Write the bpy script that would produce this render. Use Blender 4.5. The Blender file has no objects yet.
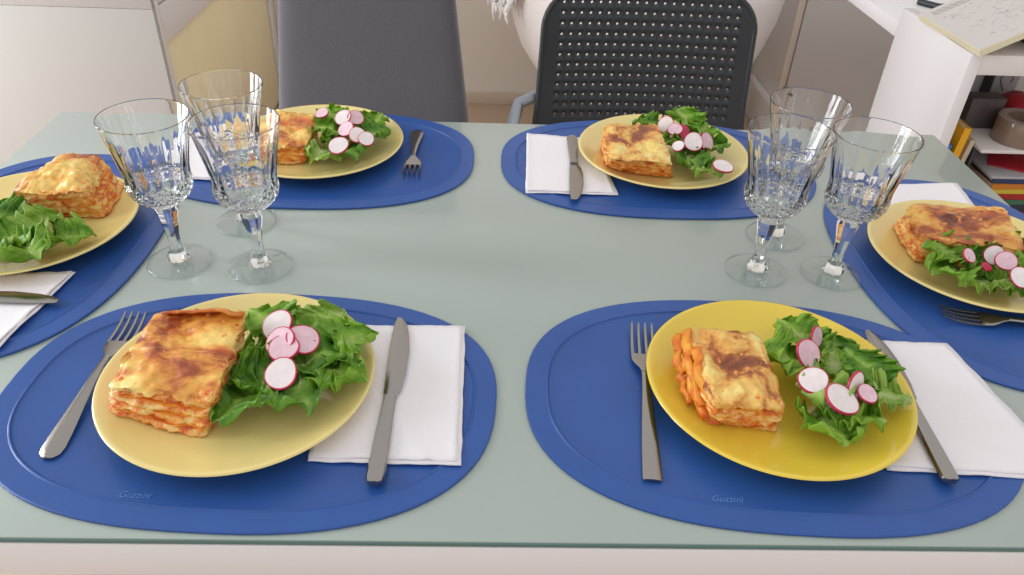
import bpy, bmesh, math, random
from mathutils import Vector, Matrix, noise, Euler

S = bpy.context.scene
C = S.collection
T = 0.75            # height of the table top above the floor

# ------------------------------------------------------------------ camera
cd = bpy.data.cameras.new('camera')
cd.sensor_width = 36.0
cd.lens = 36.0 * 776.645 / 1024.0
cd.clip_start = 0.02
cam = bpy.data.objects.new('camera', cd)
C.objects.link(cam)
rt, up, bk = (0.9993, -0.01405, 0.03476), (-0.02004, 0.58345, 0.8119), (-0.03169, -0.81203, 0.58276)
cam.matrix_world = Matrix(((rt[0], up[0], bk[0], 0.0), (rt[1], up[1], bk[1], -0.36706),
                           (rt[2], up[2], bk[2], T + 0.50185), (0, 0, 0, 1)))
S.camera = cam

# ------------------------------------------------------------------ light
w = bpy.data.worlds.new('World')
S.world = w
w.use_nodes = True
bg = w.node_tree.nodes['Background']
bg.inputs[0].default_value = (1.0, 0.985, 0.975, 1)
bg.inputs[1].default_value = 0.86
S.view_settings.view_transform = 'Standard'
S.view_settings.look = 'None'
S.view_settings.gamma = 1.0
S.view_settings.use_curve_mapping = False
S.view_settings.exposure = 0.0


def area(name, loc, target, sx, sy, power, col):
    l = bpy.data.lights.new(name, 'AREA')
    l.shape = 'RECTANGLE'
    l.size, l.size_y, l.energy, l.color = sx, sy, power, col
    o = bpy.data.objects.new(name, l)
    o.location = loc
    d = Vector(target) - Vector(loc)
    o.rotation_euler = d.to_track_quat('-Z', 'Y').to_euler()
    C.objects.link(o)
    return o


# daylight through the two tall casements of the window in the left wall
area('window_daylight', (-2.36, 0.22, 1.20), (0.0, 0.22, 1.12), 0.50, 2.10, 37, (0.93, 0.97, 1.0))
area('window_daylight', (-2.36, 1.08, 1.20), (0.0, 1.08, 1.12), 0.50, 2.10, 37, (0.93, 0.97, 1.0))


# ------------------------------------------------------------------ helpers
def lin(c):
    return tuple(((v / 255.0) / 12.92 if v / 255.0 <= 0.04045 else ((v / 255.0 + 0.055) / 1.055) ** 2.4) for v in c[:3]) + (1.0,)


def newmat(name):
    m = bpy.data.materials.new(name)
    m.use_nodes = True
    return m, m.node_tree.nodes, m.node_tree.links, m.node_tree.nodes['Principled BSDF']


def mat(name, col, rough=0.5, metal=0.0, spec=0.5, bump=0.0, bscale=60.0, vary=0.0, vscale=8.0, coat=0.0, sheen=0.0):
    m, N, L, P = newmat(name)
    P.inputs['Base Color'].default_value = lin(col)
    P.inputs['Roughness'].default_value = rough
    P.inputs['Metallic'].default_value = metal
    P.inputs['Specular IOR Level'].default_value = spec
    P.inputs['Coat Weight'].default_value = coat
    P.inputs['Sheen Weight'].default_value = sheen
    tc = N.new('ShaderNodeTexCoord')
    if bump:
        n = N.new('ShaderNodeTexNoise')
        n.inputs['Scale'].default_value = bscale
        n.inputs['Detail'].default_value = 4
        L.new(tc.outputs['Object'], n.inputs['Vector'])
        b = N.new('ShaderNodeBump')
        b.inputs['Strength'].default_value = bump
        b.inputs['Distance'].default_value = 0.002
        L.new(n.outputs[0], b.inputs['Height'])
        L.new(b.outputs[0], P.inputs['Normal'])
    if vary:
        n = N.new('ShaderNodeTexNoise')
        n.inputs['Scale'].default_value = vscale
        n.inputs['Detail'].default_value = 5
        L.new(tc.outputs['Object'], n.inputs['Vector'])
        r = N.new('ShaderNodeValToRGB')
        a = lin(col)
        r.color_ramp.elements[0].color = tuple(v * (1 - vary) for v in a[:3]) + (1,)
        r.color_ramp.elements[1].color = tuple(min(1, v * (1 + vary)) for v in a[:3]) + (1,)
        r.color_ramp.elements[0].position, r.color_ramp.elements[1].position = 0.3, 0.7
        L.new(n.outputs[0], r.inputs[0])
        L.new(r.outputs[0], P.inputs['Base Color'])
    return m


def ramp_mat(name, stops, scale, detail=6, rough=0.5, bump=0.5, bscale=220, stretch=(1, 1, 1), second=None, coat=0.0, spec=0.4):
    """food surface: object-space noise through a colour ramp, with a second finer noise mixed in"""
    m, N, L, P = newmat(name)
    tc = N.new('ShaderNodeTexCoord')
    oi = N.new('ShaderNodeObjectInfo')
    mp = N.new('ShaderNodeMapping')
    mp.inputs['Scale'].default_value = stretch
    sc = N.new('ShaderNodeVectorMath'); sc.operation = 'SCALE'
    sc.inputs[0].default_value = (7.3, 3.1, 5.7)
    L.new(oi.outputs['Random'], sc.inputs['Scale'])
    L.new(tc.outputs['Object'], mp.inputs['Vector'])
    L.new(sc.outputs[0], mp.inputs['Location'])
    n = N.new('ShaderNodeTexNoise')
    n.inputs['Scale'].default_value = scale
    n.inputs['Detail'].default_value = detail
    n.inputs['Roughness'].default_value = 0.6
    n.inputs['Distortion'].default_value = 0.4
    L.new(mp.outputs[0], n.inputs['Vector'])
    r = N.new('ShaderNodeValToRGB')
    el = r.color_ramp.elements
    while len(el) < len(stops):
        el.new(0.5)
    for e, (p, c) in zip(el, stops):
        e.position = p
        e.color = lin(c)
    L.new(n.outputs[0], r.inputs[0])
    out = r.outputs[0]
    if second:
        n2 = N.new('ShaderNodeTexNoise')
        n2.inputs['Scale'].default_value = second[0]
        n2.inputs['Detail'].default_value = 3
        L.new(mp.outputs[0], n2.inputs['Vector'])
        r2 = N.new('ShaderNodeValToRGB')
        r2.color_ramp.elements[0].position, r2.color_ramp.elements[1].position = second[1], second[2]
        L.new(n2.outputs[0], r2.inputs[0])
        mx = N.new('ShaderNodeMix'); mx.data_type = 'RGBA'
        L.new(r2.outputs[0], mx.inputs['Factor'])
        L.new(out, mx.inputs[6])
        mx.inputs[7].default_value = lin(second[3])
        out = mx.outputs[2]
    L.new(out, P.inputs['Base Color'])
    P.inputs['Roughness'].default_value = rough
    P.inputs['Specular IOR Level'].default_value = spec
    P.inputs['Coat Weight'].default_value = coat
    P.inputs['Coat Roughness'].default_value = 0.25
    nb = N.new('ShaderNodeTexNoise')
    nb.inputs['Scale'].default_value = bscale
    nb.inputs['Detail'].default_value = 3
    L.new(mp.outputs[0], nb.inputs['Vector'])
    b = N.new('ShaderNodeBump')
    b.inputs['Strength'].default_value = bump
    b.inputs['Distance'].default_value = 0.002
    L.new(nb.outputs[0], b.inputs['Height'])
    L.new(b.outputs[0], P.inputs['Normal'])
    return m


def obj(name, verts, faces, m, parent=None, smooth=True, angle=None, uv=None, loc=None):
    me = bpy.data.meshes.new(name)
    me.from_pydata([tuple(v) for v in verts], [], faces)
    me.materials.append(m)
    if uv is not None:
        l = me.uv_layers.new(name='UVMap')
        for lp in me.loops:
            l.data[lp.index].uv = uv[lp.vertex_index]
    bm = bmesh.new()
    bm.from_mesh(me)
    bmesh.ops.recalc_face_normals(bm, faces=bm.faces)
    bm.to_mesh(me)
    bm.free()
    if smooth:
        me.shade_smooth()
        if angle:
            me.set_sharp_from_angle(angle=math.radians(angle))
    o = bpy.data.objects.new(name, me)
    C.objects.link(o)
    if parent is not None:
        o.parent = parent
    if loc:
        o.location = loc
    return o


class MB:
    """collects pieces into one mesh"""
    def __init__(self):
        self.v, self.f = [], []

    def add(self, vs, fs):
        k = len(self.v)
        self.v += [tuple(p) for p in vs]
        self.f += [tuple(i + k for i in q) for q in fs]
        return self

    def box(self, x0, x1, y0, y1, z0, z1, b=0.0015):
        bm = bmesh.new()
        bmesh.ops.create_cube(bm, size=1.0)
        for q in bm.verts:
            q.co = Vector((x0 + (q.co.x + .5) * (x1 - x0), y0 + (q.co.y + .5) * (y1 - y0), z0 + (q.co.z + .5) * (z1 - z0)))
        if b:
            bmesh.ops.bevel(bm, geom=list(bm.edges), offset=b, segments=2, profile=0.5, affect='EDGES')
        bm.verts.index_update()
        self.add([q.co for q in bm.verts], [[q.index for q in f.verts] for f in bm.faces])
        bm.free()
        return self

    def tube(self, pts, rad, n=10):
        pts = [Vector(p) for p in pts]
        rs = rad if isinstance(rad, (list, tuple)) else [rad] * len(pts)
        vs, fs = [], []
        ref = Vector((0.13, 0.31, 0.94))
        for i, p in enumerate(pts):
            d = (pts[min(i + 1, len(pts) - 1)] - pts[max(i - 1, 0)]).normalized()
            a = d.cross(ref)
            if a.length < 0.1:
                a = d.cross(Vector((1, 0, 0)))
            a.normalize()
            b = d.cross(a)
            for k in range(n):
                t = 2 * math.pi * k / n
                vs.append(p + (a * math.cos(t) + b * math.sin(t)) * rs[i])
        for i in range(len(pts) - 1):
            for k in range(n):
                fs.append((i * n + k, i * n + (k + 1) % n, (i + 1) * n + (k + 1) % n, (i + 1) * n + k))
        fs.append(tuple(range(n)))
        fs.append(tuple(range((len(pts) - 1) * n, len(pts) * n)))
        return self.add(vs, fs)

    def lathe(self, prof, n=64, cx=0.0, cy=0.0, mod=None):
        vs, fs, rings = [], [], []
        for (r, z) in prof:
            if r < 1e-6:
                rings.append([len(vs)])
                vs.append((cx, cy, z))
            else:
                ring = []
                for k in range(n):
                    t = 2 * math.pi * k / n
                    rr = r + (mod(t, z, r) if mod else 0.0)
                    ring.append(len(vs))
                    vs.append((cx + rr * math.cos(t), cy + rr * math.sin(t), z))
                rings.append(ring)
        for a, b in zip(rings, rings[1:]):
            if len(a) == 1 and len(b) == 1:
                continue
            for k in range(n):
                k2 = (k + 1) % n
                if len(a) == 1:
                    fs.append((a[0], b[k2], b[k]))
                elif len(b) == 1:
                    fs.append((a[k], a[k2], b[0]))
                else:
                    fs.append((a[k], a[k2], b[k2], b[k]))
        return self.add(vs, fs)

    def strip(self, st, th=0.002, crown=0.0):
        """flat bar along +y; stations (s, half width, z of underside[, x centre[, thickness]])"""
        vs, fs = [], []
        n = 6
        for q in st:
            s, hw, z = q[:3]
            x = q[3] if len(q) > 3 else 0.0
            t = q[4] if len(q) > 4 else th
            vs += [(x - hw * .85, s, z), (x + hw * .85, s, z), (x + hw, s, z + t * .5), (x + hw * .8, s, z + t), (x, s, z + t + crown), (x - hw * .8, s, z + t)]
            vs[-6:-6] = []
            vs.append((x - hw, s, z + t * .5))
        n = 7
        for i in range(len(st) - 1):
            for k in range(n):
                fs.append((i * n + k, i * n + (k + 1) % n, (i + 1) * n + (k + 1) % n, (i + 1) * n + k))
        fs.append(tuple(range(n)))
        fs.append(tuple(range((len(st) - 1) * n, len(st) * n)))
        return self.add(vs, fs)

    def build(self, name, m, parent=None, smooth=True, angle=40, loc=None):
        return obj(name, self.v, self.f, m, parent, smooth, angle, loc=loc)


def tag(o, label=None, cat=None, group=None, kind=None):
    if label: o['label'] = label
    if cat: o['category'] = cat
    if group: o['group'] = group
    if kind: o['kind'] = kind
    return o


def thing(name, label, cat, loc=(0, 0, 0), rz=0.0, group=None):
    o = bpy.data.objects.new(name, None)
    o.empty_display_size = 0.05
    C.objects.link(o)
    o.location = loc
    o.rotation_euler = (0, 0, rz)
    return tag(o, label, cat, group)


def dup(root, loc, rz, label, group=None):
    r = root.copy()
    C.objects.link(r)
    r.location = loc
    r.rotation_euler = (root.rotation_euler.x, root.rotation_euler.y, rz)
    tag(r, label, None, group)
    for ch in list(root.children):
        c = ch.copy()
        C.objects.link(c)
        c.parent = r
        for g in list(ch.children):
            d = g.copy()
            C.objects.link(d)
            d.parent = c
    return r


def lift(x, y, h):
    """where a point measured on the table plane lies when it really is h above it"""
    k = 1 - h / 0.50185
    return x * k, -0.36706 + (y + 0.36706) * k


def fbm(p, sc, oct=3):
    return noise.fractal(Vector(p) * sc, 0.8, 2.0, oct)


# ------------------------------------------------------------------ materials
M = {}
M['floor'] = mat('floor_tan', (190, 166, 142), 0.45, vary=0.08, vscale=2.5)
M['wall'] = mat('wall_paint', (238, 231, 224), 0.8, bump=0.1, bscale=90)
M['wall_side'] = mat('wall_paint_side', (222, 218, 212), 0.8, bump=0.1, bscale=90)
M['base'] = mat('baseboard_paint', (214, 198, 182), 0.5)
M['white'] = mat('white_laminate', (226, 222, 220), 0.38, bump=0.05, bscale=30)
M['cabinet'] = mat('cabinet_offwhite', (180, 176, 172), 0.45)
M['frame'] = mat('white_lacquer', (238, 235, 238), 0.22, coat=0.3)
M['glass_top'] = mat('frosted_green_glass', (164, 176, 169), 0.28, spec=0.5, vary=0.03, vscale=3, coat=0.35)
M['glass_edge'] = mat('glass_edge_green', (84, 118, 114), 0.15, spec=0.6)
M['tan'] = mat('tan_wood_panel', (244, 230, 190), 0.5, vary=0.06, vscale=3)
M['gap'] = mat('dark_gap', (70, 60, 55), 0.8)
M['greige'] = mat('greige_door', (218, 214, 213), 0.55)
M['edge'] = mat('beige_edge_band', (228, 216, 202), 0.5)
M['black'] = mat('black_plastic', (46, 49, 54), 0.42, bump=0.05, bscale=300)
M['greyfab'] = mat('grey_fabric', (96, 94, 101), 0.95, bump=0.6, bscale=900, vary=0.10, vscale=500, sheen=0.35)
M['tubegrey'] = mat('grey_metal_tube', (150, 155, 165), 0.35, metal=0.6)
M['blue'] = mat('blue_vinyl', (38, 82, 156), 0.36, spec=0.5, bump=0.06, bscale=260, vary=0.05, vscale=14)
M['logo'] = mat('blue_vinyl_emboss', (78, 124, 196), 0.3)
M['plate_pale'] = mat('pale_yellow_glaze', (234, 214, 140), 0.2, spec=0.5, coat=0.4)
M['plate_deep'] = mat('deep_yellow_glaze', (234, 204, 70), 0.2, spec=0.5, coat=0.4)
M['paper'] = mat('white_tissue', (240, 236, 240), 0.9, bump=0.25, bscale=420)
M['steel'] = mat('stainless_steel', (158, 153, 149), 0.22, metal=1.0, bump=0.03, bscale=200)
M['radish'] = mat('radish_white', (236, 226, 226), 0.35, vary=0.06, vscale=160, spec=0.5)
M['radpink'] = mat('radish_pinkish', (228, 192, 204), 0.35, vary=0.10, vscale=160, spec=0.5)
M['skin'] = mat('radish_skin', (196, 34, 78), 0.3, vary=0.2, vscale=120)
M['shell'] = mat('white_shell', (236, 230, 230), 0.4)
M['fluff'] = mat('white_fluff', (240, 238, 238), 0.95)
M['cream'] = mat('cream_page_edge', (232, 224, 194), 0.7)
M['page'] = mat('sketch_page', (206, 200, 197), 0.8)
M['ink'] = mat('grey_ink', (168, 162, 164), 0.8)
M['inkbrown'] = mat('brown_ink', (136, 112, 100), 0.8)
M['darkgrey'] = mat('dark_grey_card', (86, 78, 78), 0.6, vary=0.15, vscale=40)
M['tape'] = mat('brown_parcel_tape', (140, 118, 104), 0.12, coat=0.6)
M['red'] = mat('red_card', (178, 30, 48), 0.5)
M['yellow'] = mat('yellow_cover', (240, 176, 30), 0.4)
M['bluecard'] = mat('blue_cover', (70, 130, 200), 0.4)
M['bookpaper'] = mat('paper_block', (200, 184, 160), 0.8)
M['card'] = mat('grey_card', (176, 174, 178), 0.6)

# glass
def clear_glass(name, clear):
    """thin clear glass: mostly seen straight through, with Fresnel reflections"""
    m, N, L, P = newmat(name)
    P.inputs['Base Color'].default_value = (1, 1, 1, 1)
    P.inputs['Transmission Weight'].default_value = 1.0
    P.inputs['Roughness'].default_value = 0.0
    P.inputs['IOR'].default_value = 1.5
    if clear:
        tr = N.new('ShaderNodeBsdfTransparent')
        tr.inputs[0].default_value = (0.97, 0.985, 0.98, 1)
        gl = N.new('ShaderNodeBsdfGlossy'); gl.inputs['Roughness'].default_value = 0.02
        lw = N.new('ShaderNodeLayerWeight'); lw.inputs[0].default_value = 0.5
        pw = N.new('ShaderNodeMath'); pw.operation = 'POWER'; pw.inputs[1].default_value = 4.0
        fr = N.new('ShaderNodeMath'); fr.operation = 'MULTIPLY_ADD'; fr.inputs[1].default_value = 0.9; fr.inputs[2].default_value = 0.05
        L.new(lw.outputs['Facing'], pw.inputs[0]); L.new(pw.outputs[0], fr.inputs[0])
        a = N.new('ShaderNodeMixShader')
        L.new(fr.outputs[0], a.inputs[0]); L.new(tr.outputs[0], a.inputs[1]); L.new(gl.outputs[0], a.inputs[2])
        b = N.new('ShaderNodeMixShader'); b.inputs[0].default_value = clear
        L.new(P.outputs[0], b.inputs[1]); L.new(a.outputs[0], b.inputs[2])
        L.new(b.outputs[0], N['Material Output'].inputs['Surface'])
    return m


M['crystal_bowl'] = clear_glass('crystal_bowl', 0.0)
M['crystal_foot'] = clear_glass('crystal_foot', 1.0)
m, N, L, P = newmat('crystal')
P.inputs['Base Color'].default_value = (1, 1, 1, 1)
P.inputs['Transmission Weight'].default_value = 1.0
P.inputs['Roughness'].default_value = 0.0
P.inputs['IOR'].default_value = 1.5
M['crystal'] = m

# food
M['cheese'] = ramp_mat('browned_cheese',
                       [(0.30, (246, 224, 144)), (0.44, (242, 202, 106)), (0.525, (226, 154, 64)), (0.58, (176, 88, 42)), (0.65, (106, 50, 30))],
                       15, 5, 0.36, 0.35, 240, stretch=(0.75, 1.35, 1), second=(30, 0.60, 0.74, (218, 106, 44)), coat=0.3)
M['cheese_pale'] = ramp_mat('pale_gratin',
                            [(0.28, (248, 234, 170)), (0.43, (240, 208, 118)), (0.52, (226, 162, 74)), (0.57, (166, 90, 46)), (0.67, (112, 58, 36))],
                            22, 5, 0.36, 0.35, 240, second=(46, 0.64, 0.76, (214, 110, 50)), coat=0.2)
M['filling'] = ramp_mat('tomato_filling',
                        [(0.28, (188, 66, 26)), (0.41, (224, 112, 42)), (0.50, (240, 166, 80)), (0.62, (246, 208, 132))],
                        90, 5, 0.42, 0.9, 300, stretch=(1, 1, 1.7), second=(60, 0.60, 0.70, (196, 52, 28)), coat=0.2)
M['pasta_brown'] = ramp_mat('pasta_browned', [(0.3, (236, 168, 74)), (0.48, (216, 120, 46)), (0.62, (176, 82, 36)), (0.72, (126, 58, 30))], 40, 4, 0.4, 0.3, 200, coat=0.2)
M['pasta'] = ramp_mat('pasta_sheet', [(0.3, (240, 178, 60)), (0.5, (232, 142, 44)), (0.7, (204, 88, 28))], 60, 4, 0.42, 0.3, 200)


def leaf_mat(name, dark, mid, light):
    m, N, L, P = newmat(name)
    uvn = N.new('ShaderNodeUVMap')
    sx = N.new('ShaderNodeSeparateXYZ')
    L.new(uvn.outputs[0], sx.inputs[0])
    # uv.x = distance from the midrib, uv.y = along the leaf
    n = N.new('ShaderNodeTexNoise'); n.inputs['Scale'].default_value = 90; n.inputs['Detail'].default_value = 4
    tc = N.new('ShaderNodeTexCoord')
    L.new(tc.outputs['Object'], n.inputs['Vector'])
    ad = N.new('ShaderNodeMath'); ad.operation = 'MULTIPLY_ADD'
    L.new(n.outputs[0], ad.inputs[0]); ad.inputs[1].default_value = 0.7
    L.new(sx.outputs[0], ad.inputs[2])
    r = N.new('ShaderNodeValToRGB')
    el = r.color_ramp.elements
    el.new(0.5); el.new(0.7)
    for e, (p, c) in zip(el, [(0.30, light), (0.52, mid), (0.80, dark), (1.15, mid)]):
        e.position = min(p, 1.0); e.color = lin(c)
    L.new(ad.outputs[0], r.inputs[0])
    L.new(r.outputs[0], P.inputs['Base Color'])
    P.inputs['Roughness'].default_value = 0.36
    P.inputs['Specular IOR Level'].default_value = 0.45
    v = N.new('ShaderNodeTexVoronoi'); v.feature = 'DISTANCE_TO_EDGE'; v.inputs['Scale'].default_value = 170
    L.new(tc.outputs['Object'], v.inputs['Vector'])
    b = N.new('ShaderNodeBump'); b.inputs['Strength'].default_value = 0.35; b.inputs['Distance'].default_value = 0.003
    L.new(v.outputs[0], b.inputs['Height'])
    L.new(b.outputs[0], P.inputs['Normal'])
    tr = N.new('ShaderNodeBsdfTranslucent')
    L.new(r.outputs[0], tr.inputs['Color'])
    mx = N.new('ShaderNodeMixShader'); mx.inputs[0].default_value = 0.28
    L.new(P.outputs[0], mx.inputs[1]); L.new(tr.outputs[0], mx.inputs[2])
    L.new(mx.outputs[0], N['Material Output'].inputs['Surface'])
    return m


M['leaf_dark'] = leaf_mat('lettuce_dark', (76, 128, 32), (112, 164, 46), (166, 200, 96))
M['leaf_mid'] = leaf_mat('lettuce_mid', (104, 158, 38), (144, 190, 60), (192, 214, 118))
M['leaf_light'] = leaf_mat('lettuce_light', (142, 184, 66), (172, 204, 98), (212, 222, 160))
M['rib'] = mat('lettuce_rib', (196, 208, 146), 0.35)

# ------------------------------------------------------------------ setting
MB().box(-2.5, 3.2, -2.2, 2.78, -0.1, 0, 0).build('floor', M['floor'], smooth=False)['kind'] = 'structure'
MB().box(-2.5, 3.2, 2.68, 2.78, 0, 2.6, 0).build('wall_back', M['wall'], smooth=False)['kind'] = 'structure'
MB().box(-0.8, 3.1, 2.668, 2.68, 0, 0.05, 0.002).build('baseboard_back', M['base'])['kind'] = 'structure'
mb = MB()      # left wall with its window opening
X0, X1 = -2.5, -2.4
mb.box(X0, X1, -2.2, -0.2, 0, 2.6, 0).box(X0, X1, 1.5, 2.68, 0, 2.6, 0).box(X0, X1, -0.2, 1.5, 0, 0.06, 0).box(X0, X1, -0.2, 1.5, 2.36, 2.6, 0)
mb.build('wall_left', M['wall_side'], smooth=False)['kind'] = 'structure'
wf = MB().box(X0, X1 + .02, -0.2, -0.15, 0.06, 2.36).box(X0, X1 + .02, 1.45, 1.5, 0.06, 2.36).box(X0, X1 + .02, -0.15, 1.45, 0.06, 0.11).box(X0, X1 + .02, -0.15, 1.45, 2.31, 2.36).box(X0, X1 + .02, 0.61, 0.69, 0.11, 2.31)
wf.build('window_1', M['frame'])['kind'] = 'structure'
MB().box(3.1, 3.2, -2.2, 2.68, 0, 2.6, 0).build('wall_right', M['wall'], smooth=False)['kind'] = 'structure'

# ------------------------------------------------------------------ dining table
XL, XR, D = -0.6613, 0.7084, 0.7742
t = thing('dining_table', 'pale green frosted glass dining table with white frame, set for six', 'table', (0.02, 0.387, 0))


def tb(mb_, name, m, **k):
    o = mb_.build(name, m, t, **k)
    o.location = (-0.02, -0.387, 0)
    return o


g = tb(MB().box(XL, XR, 0, D, T - 0.006, T, 0.0012), 'glass_top', M['glass_top'])
tag(g, 'frosted pale green glass top')
e = MB()
for a in ((XL, XR, -0.0012, 0.0004), (XL, XR, D - 0.0004, D + 0.0012)):
    e.box(a[0], a[1], a[2], a[3], T - 0.0046, T - 0.0014, 0)
for a in ((XL - 0.0012, XL + 0.0004), (XR - 0.0004, XR + 0.0012)):
    e.box(a[0], a[1], 0, D, T - 0.0046, T - 0.0014, 0)
tag(tb(e, 'glass_edge', M['glass_edge'], smooth=False), 'dark green polished glass edge')
fr = MB().box(XL + .004, XR - .004, -0.001, 0.03, T - 0.046, T - 0.0062, 0.002).box(XL + .004, XR - .004, D - 0.03, D - .002, T - 0.046, T - 0.0062, 0.002)
fr.box(XL + .004, XL + 0.034, 0.03, D - 0.03, T - 0.046, T - 0.0062, 0.002).box(XR - 0.034, XR - .004, 0.03, D - 0.03, T - 0.046, T - 0.0062, 0.002)
tb(fr, 'apron', M['frame'])
for lx in (XL + .004, XR - .064):
    for ly in (0.0, D - 0.062):
        tb(MB().box(lx, lx + .06, ly, ly + .06, 0, T - 0.046, 0.003), 'leg', M['frame'])


# ------------------------------------------------------------------ placemats
def stadium_ring(L, W, d, z, n=80):
    """rounded-oval outline, d inside the rim"""
    a, b, e = L / 2 - d, W / 2 - d, 2 / 2.5
    out = []
    for k in range(n):
        t_ = -math.pi / 2 + 2 * math.pi * (k + .5) / n
        c, q = math.cos(t_), math.sin(t_)
        out.append((a * abs(c) ** e * (1 if c >= 0 else -1), b * abs(q) ** e * (1 if q >= 0 else -1), z))
    return out


ML, MW = 0.4450, 0.3040


def placemat_mesh():
    rings = [(0.003, 0.0), (0.0, 0.0008), (0.0, 0.0026), (0.0012, 0.0032), (0.019, 0.0030), (0.0200, 0.0038), (0.0210, 0.0038), (0.0222, 0.0024), (0.0240, 0.0020), (0.06, 0.0020)]
    vs, fs = [], []
    for d, z in rings:
        vs += stadium_ring(ML, MW, d, z)
    n = 80
    for i in range(len(rings) - 1):
        for k in range(n):
            fs.append((i * n + k, i * n + (k + 1) % n, (i + 1) * n + (k + 1) % n, (i + 1) * n + k))
    fs.append(tuple(range(n)))
    k = (len(rings) - 1) * n
    for j in range(39):      # quads across the middle
        fs.append((k + j, k + j + 1, k + 79 - j - 1, k + 79 - j))
    return vs, fs


vs, fs = placemat_mesh()
pm = obj('placemat', vs, fs, M['blue'], smooth=True, angle=14)
tag(pm, 'blue oval placemat at the near left, under a pale yellow plate with five radish slices', 'placemat', 'blue placemats on the table')
tc = bpy.data.curves.new('embossed_logo', 'FONT')
tc.body = 'Guzzini'
tc.size = 0.0085
tc.shear = 0.25
tc.extrude = 0.00025
tc.align_x = 'CENTER'
tmp = bpy.data.objects.new('lettering', tc)
C.objects.link(tmp)
bpy.context.view_layer.update()
me = bpy.data.meshes.new_from_object(tmp.evaluated_get(bpy.context.evaluated_depsgraph_get()))
bpy.data.objects.remove(tmp)
bpy.data.curves.remove(tc)
me.name = 'embossed_logo'
me.materials.clear()
me.materials.append(M['logo'])
lg = bpy.data.objects.new('embossed_logo', me)
C.objects.link(lg)
lg.parent = pm
lg.location = (-0.056, -0.1235, 0.0022)
tag(lg, 'small embossed script mark')
pm.location = (-0.212, 0.1562, T)
pm.rotation_euler.z = -0.052
G = 'blue placemats on the table'
MATS = {'FL': pm}
for key, x, y, rz, lab in [
    ('FR', 0.2597, 0.1588, -0.054, 'blue oval placemat at the near right, under the deep yellow plate'),
    ('BL', -0.245, 0.643, math.pi, 'blue oval placemat in front of the grey fabric chair'),
    ('BR', 0.2385, 0.640, math.pi - 0.005, 'blue oval placemat in front of the black perforated chair'),
    ('L', -0.539, 0.405, -math.pi / 2, 'blue oval placemat cut off by the left edge, under the plate without radishes'),
    ('R', 0.577, 0.390, math.pi / 2, 'blue oval placemat cut off by the right edge, under the plate near the white desk')]:
    MATS[key] = dup(pm, (x, y, T), rz, lab, G)

# ------------------------------------------------------------------ plates
PROF = [(0, 0.002), (0.062, 0.002), (0.064, 0), (0.069, 0), (0.072, 0.002), (0.088, 0.0065), (0.106, 0.0135), (0.117, 0.0188), (0.1203, 0.0206), (0.1213, 0.0220), (0.1207, 0.0233),
        (0.1190, 0.0236), (0.1165, 0.0228), (0.110, 0.0195), (0.100, 0.0150), (0.090, 0.0112), (0.082, 0.0088), (0.076, 0.0076), (0.070, 0.0070), (0.04, 0.0066), (0, 0.0066)]
PZ = T + 0.0022          # a plate stands on the sunk middle of its mat
PS = 0.86
PROF = [(r, z * PS) for r, z in PROF]
PLATES = {}
pl0 = None
for key, x, y, m, lab in [
    ('FL', -0.2229, 0.1625, 'plate_pale', 'pale yellow round plate at the near left, holding lasagna and salad with five radish slices'),
    ('FR', 0.2711, 0.1662, 'plate_deep', 'deep yellow round plate at the near right, strongest yellow of the six'),
    ('BL', -0.2457, 0.6562, 'plate_pale', 'pale yellow round plate in front of the grey fabric chair'),
    ('BR', 0.2477, 0.6527, 'plate_pale', 'pale yellow round plate in front of the black perforated chair'),
    ('L', -0.538, 0.424, 'plate_pale', 'pale yellow round plate cut off by the left edge, salad without radishes'),
    ('R', 0.576, 0.396, 'plate_pale', 'pale yellow round plate cut off by the right edge, beside three goblets')]:
    o = MB().lathe(PROF, 96).build('dinner_plate', M[m], None, angle=60)
    o.location = (x, y, PZ)
    tag(o, lab, 'plate', 'yellow dinner plates')
    PLATES[key] = (x, y)
FZ = PZ + 0.0068 * PS         # food level


def plate_z(key, x, y):
    px, py = PLATES[key]
    r = math.hypot(x - px, y - py)
    pts = [(0, 0.0068), (0.07, 0.0072), (0.082, 0.009), (0.09, 0.0114), (0.1, 0.0152), (0.11, 0.0198), (0.119, 0.024), (0.2, 0.024)]
    for (a, za), (b, zb) in zip(pts, pts[1:]):
        if r <= b:
            return PZ + PS * (za + (zb - za) * (r - a) / (b - a))
    return PZ + PS * 0.024


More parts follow.
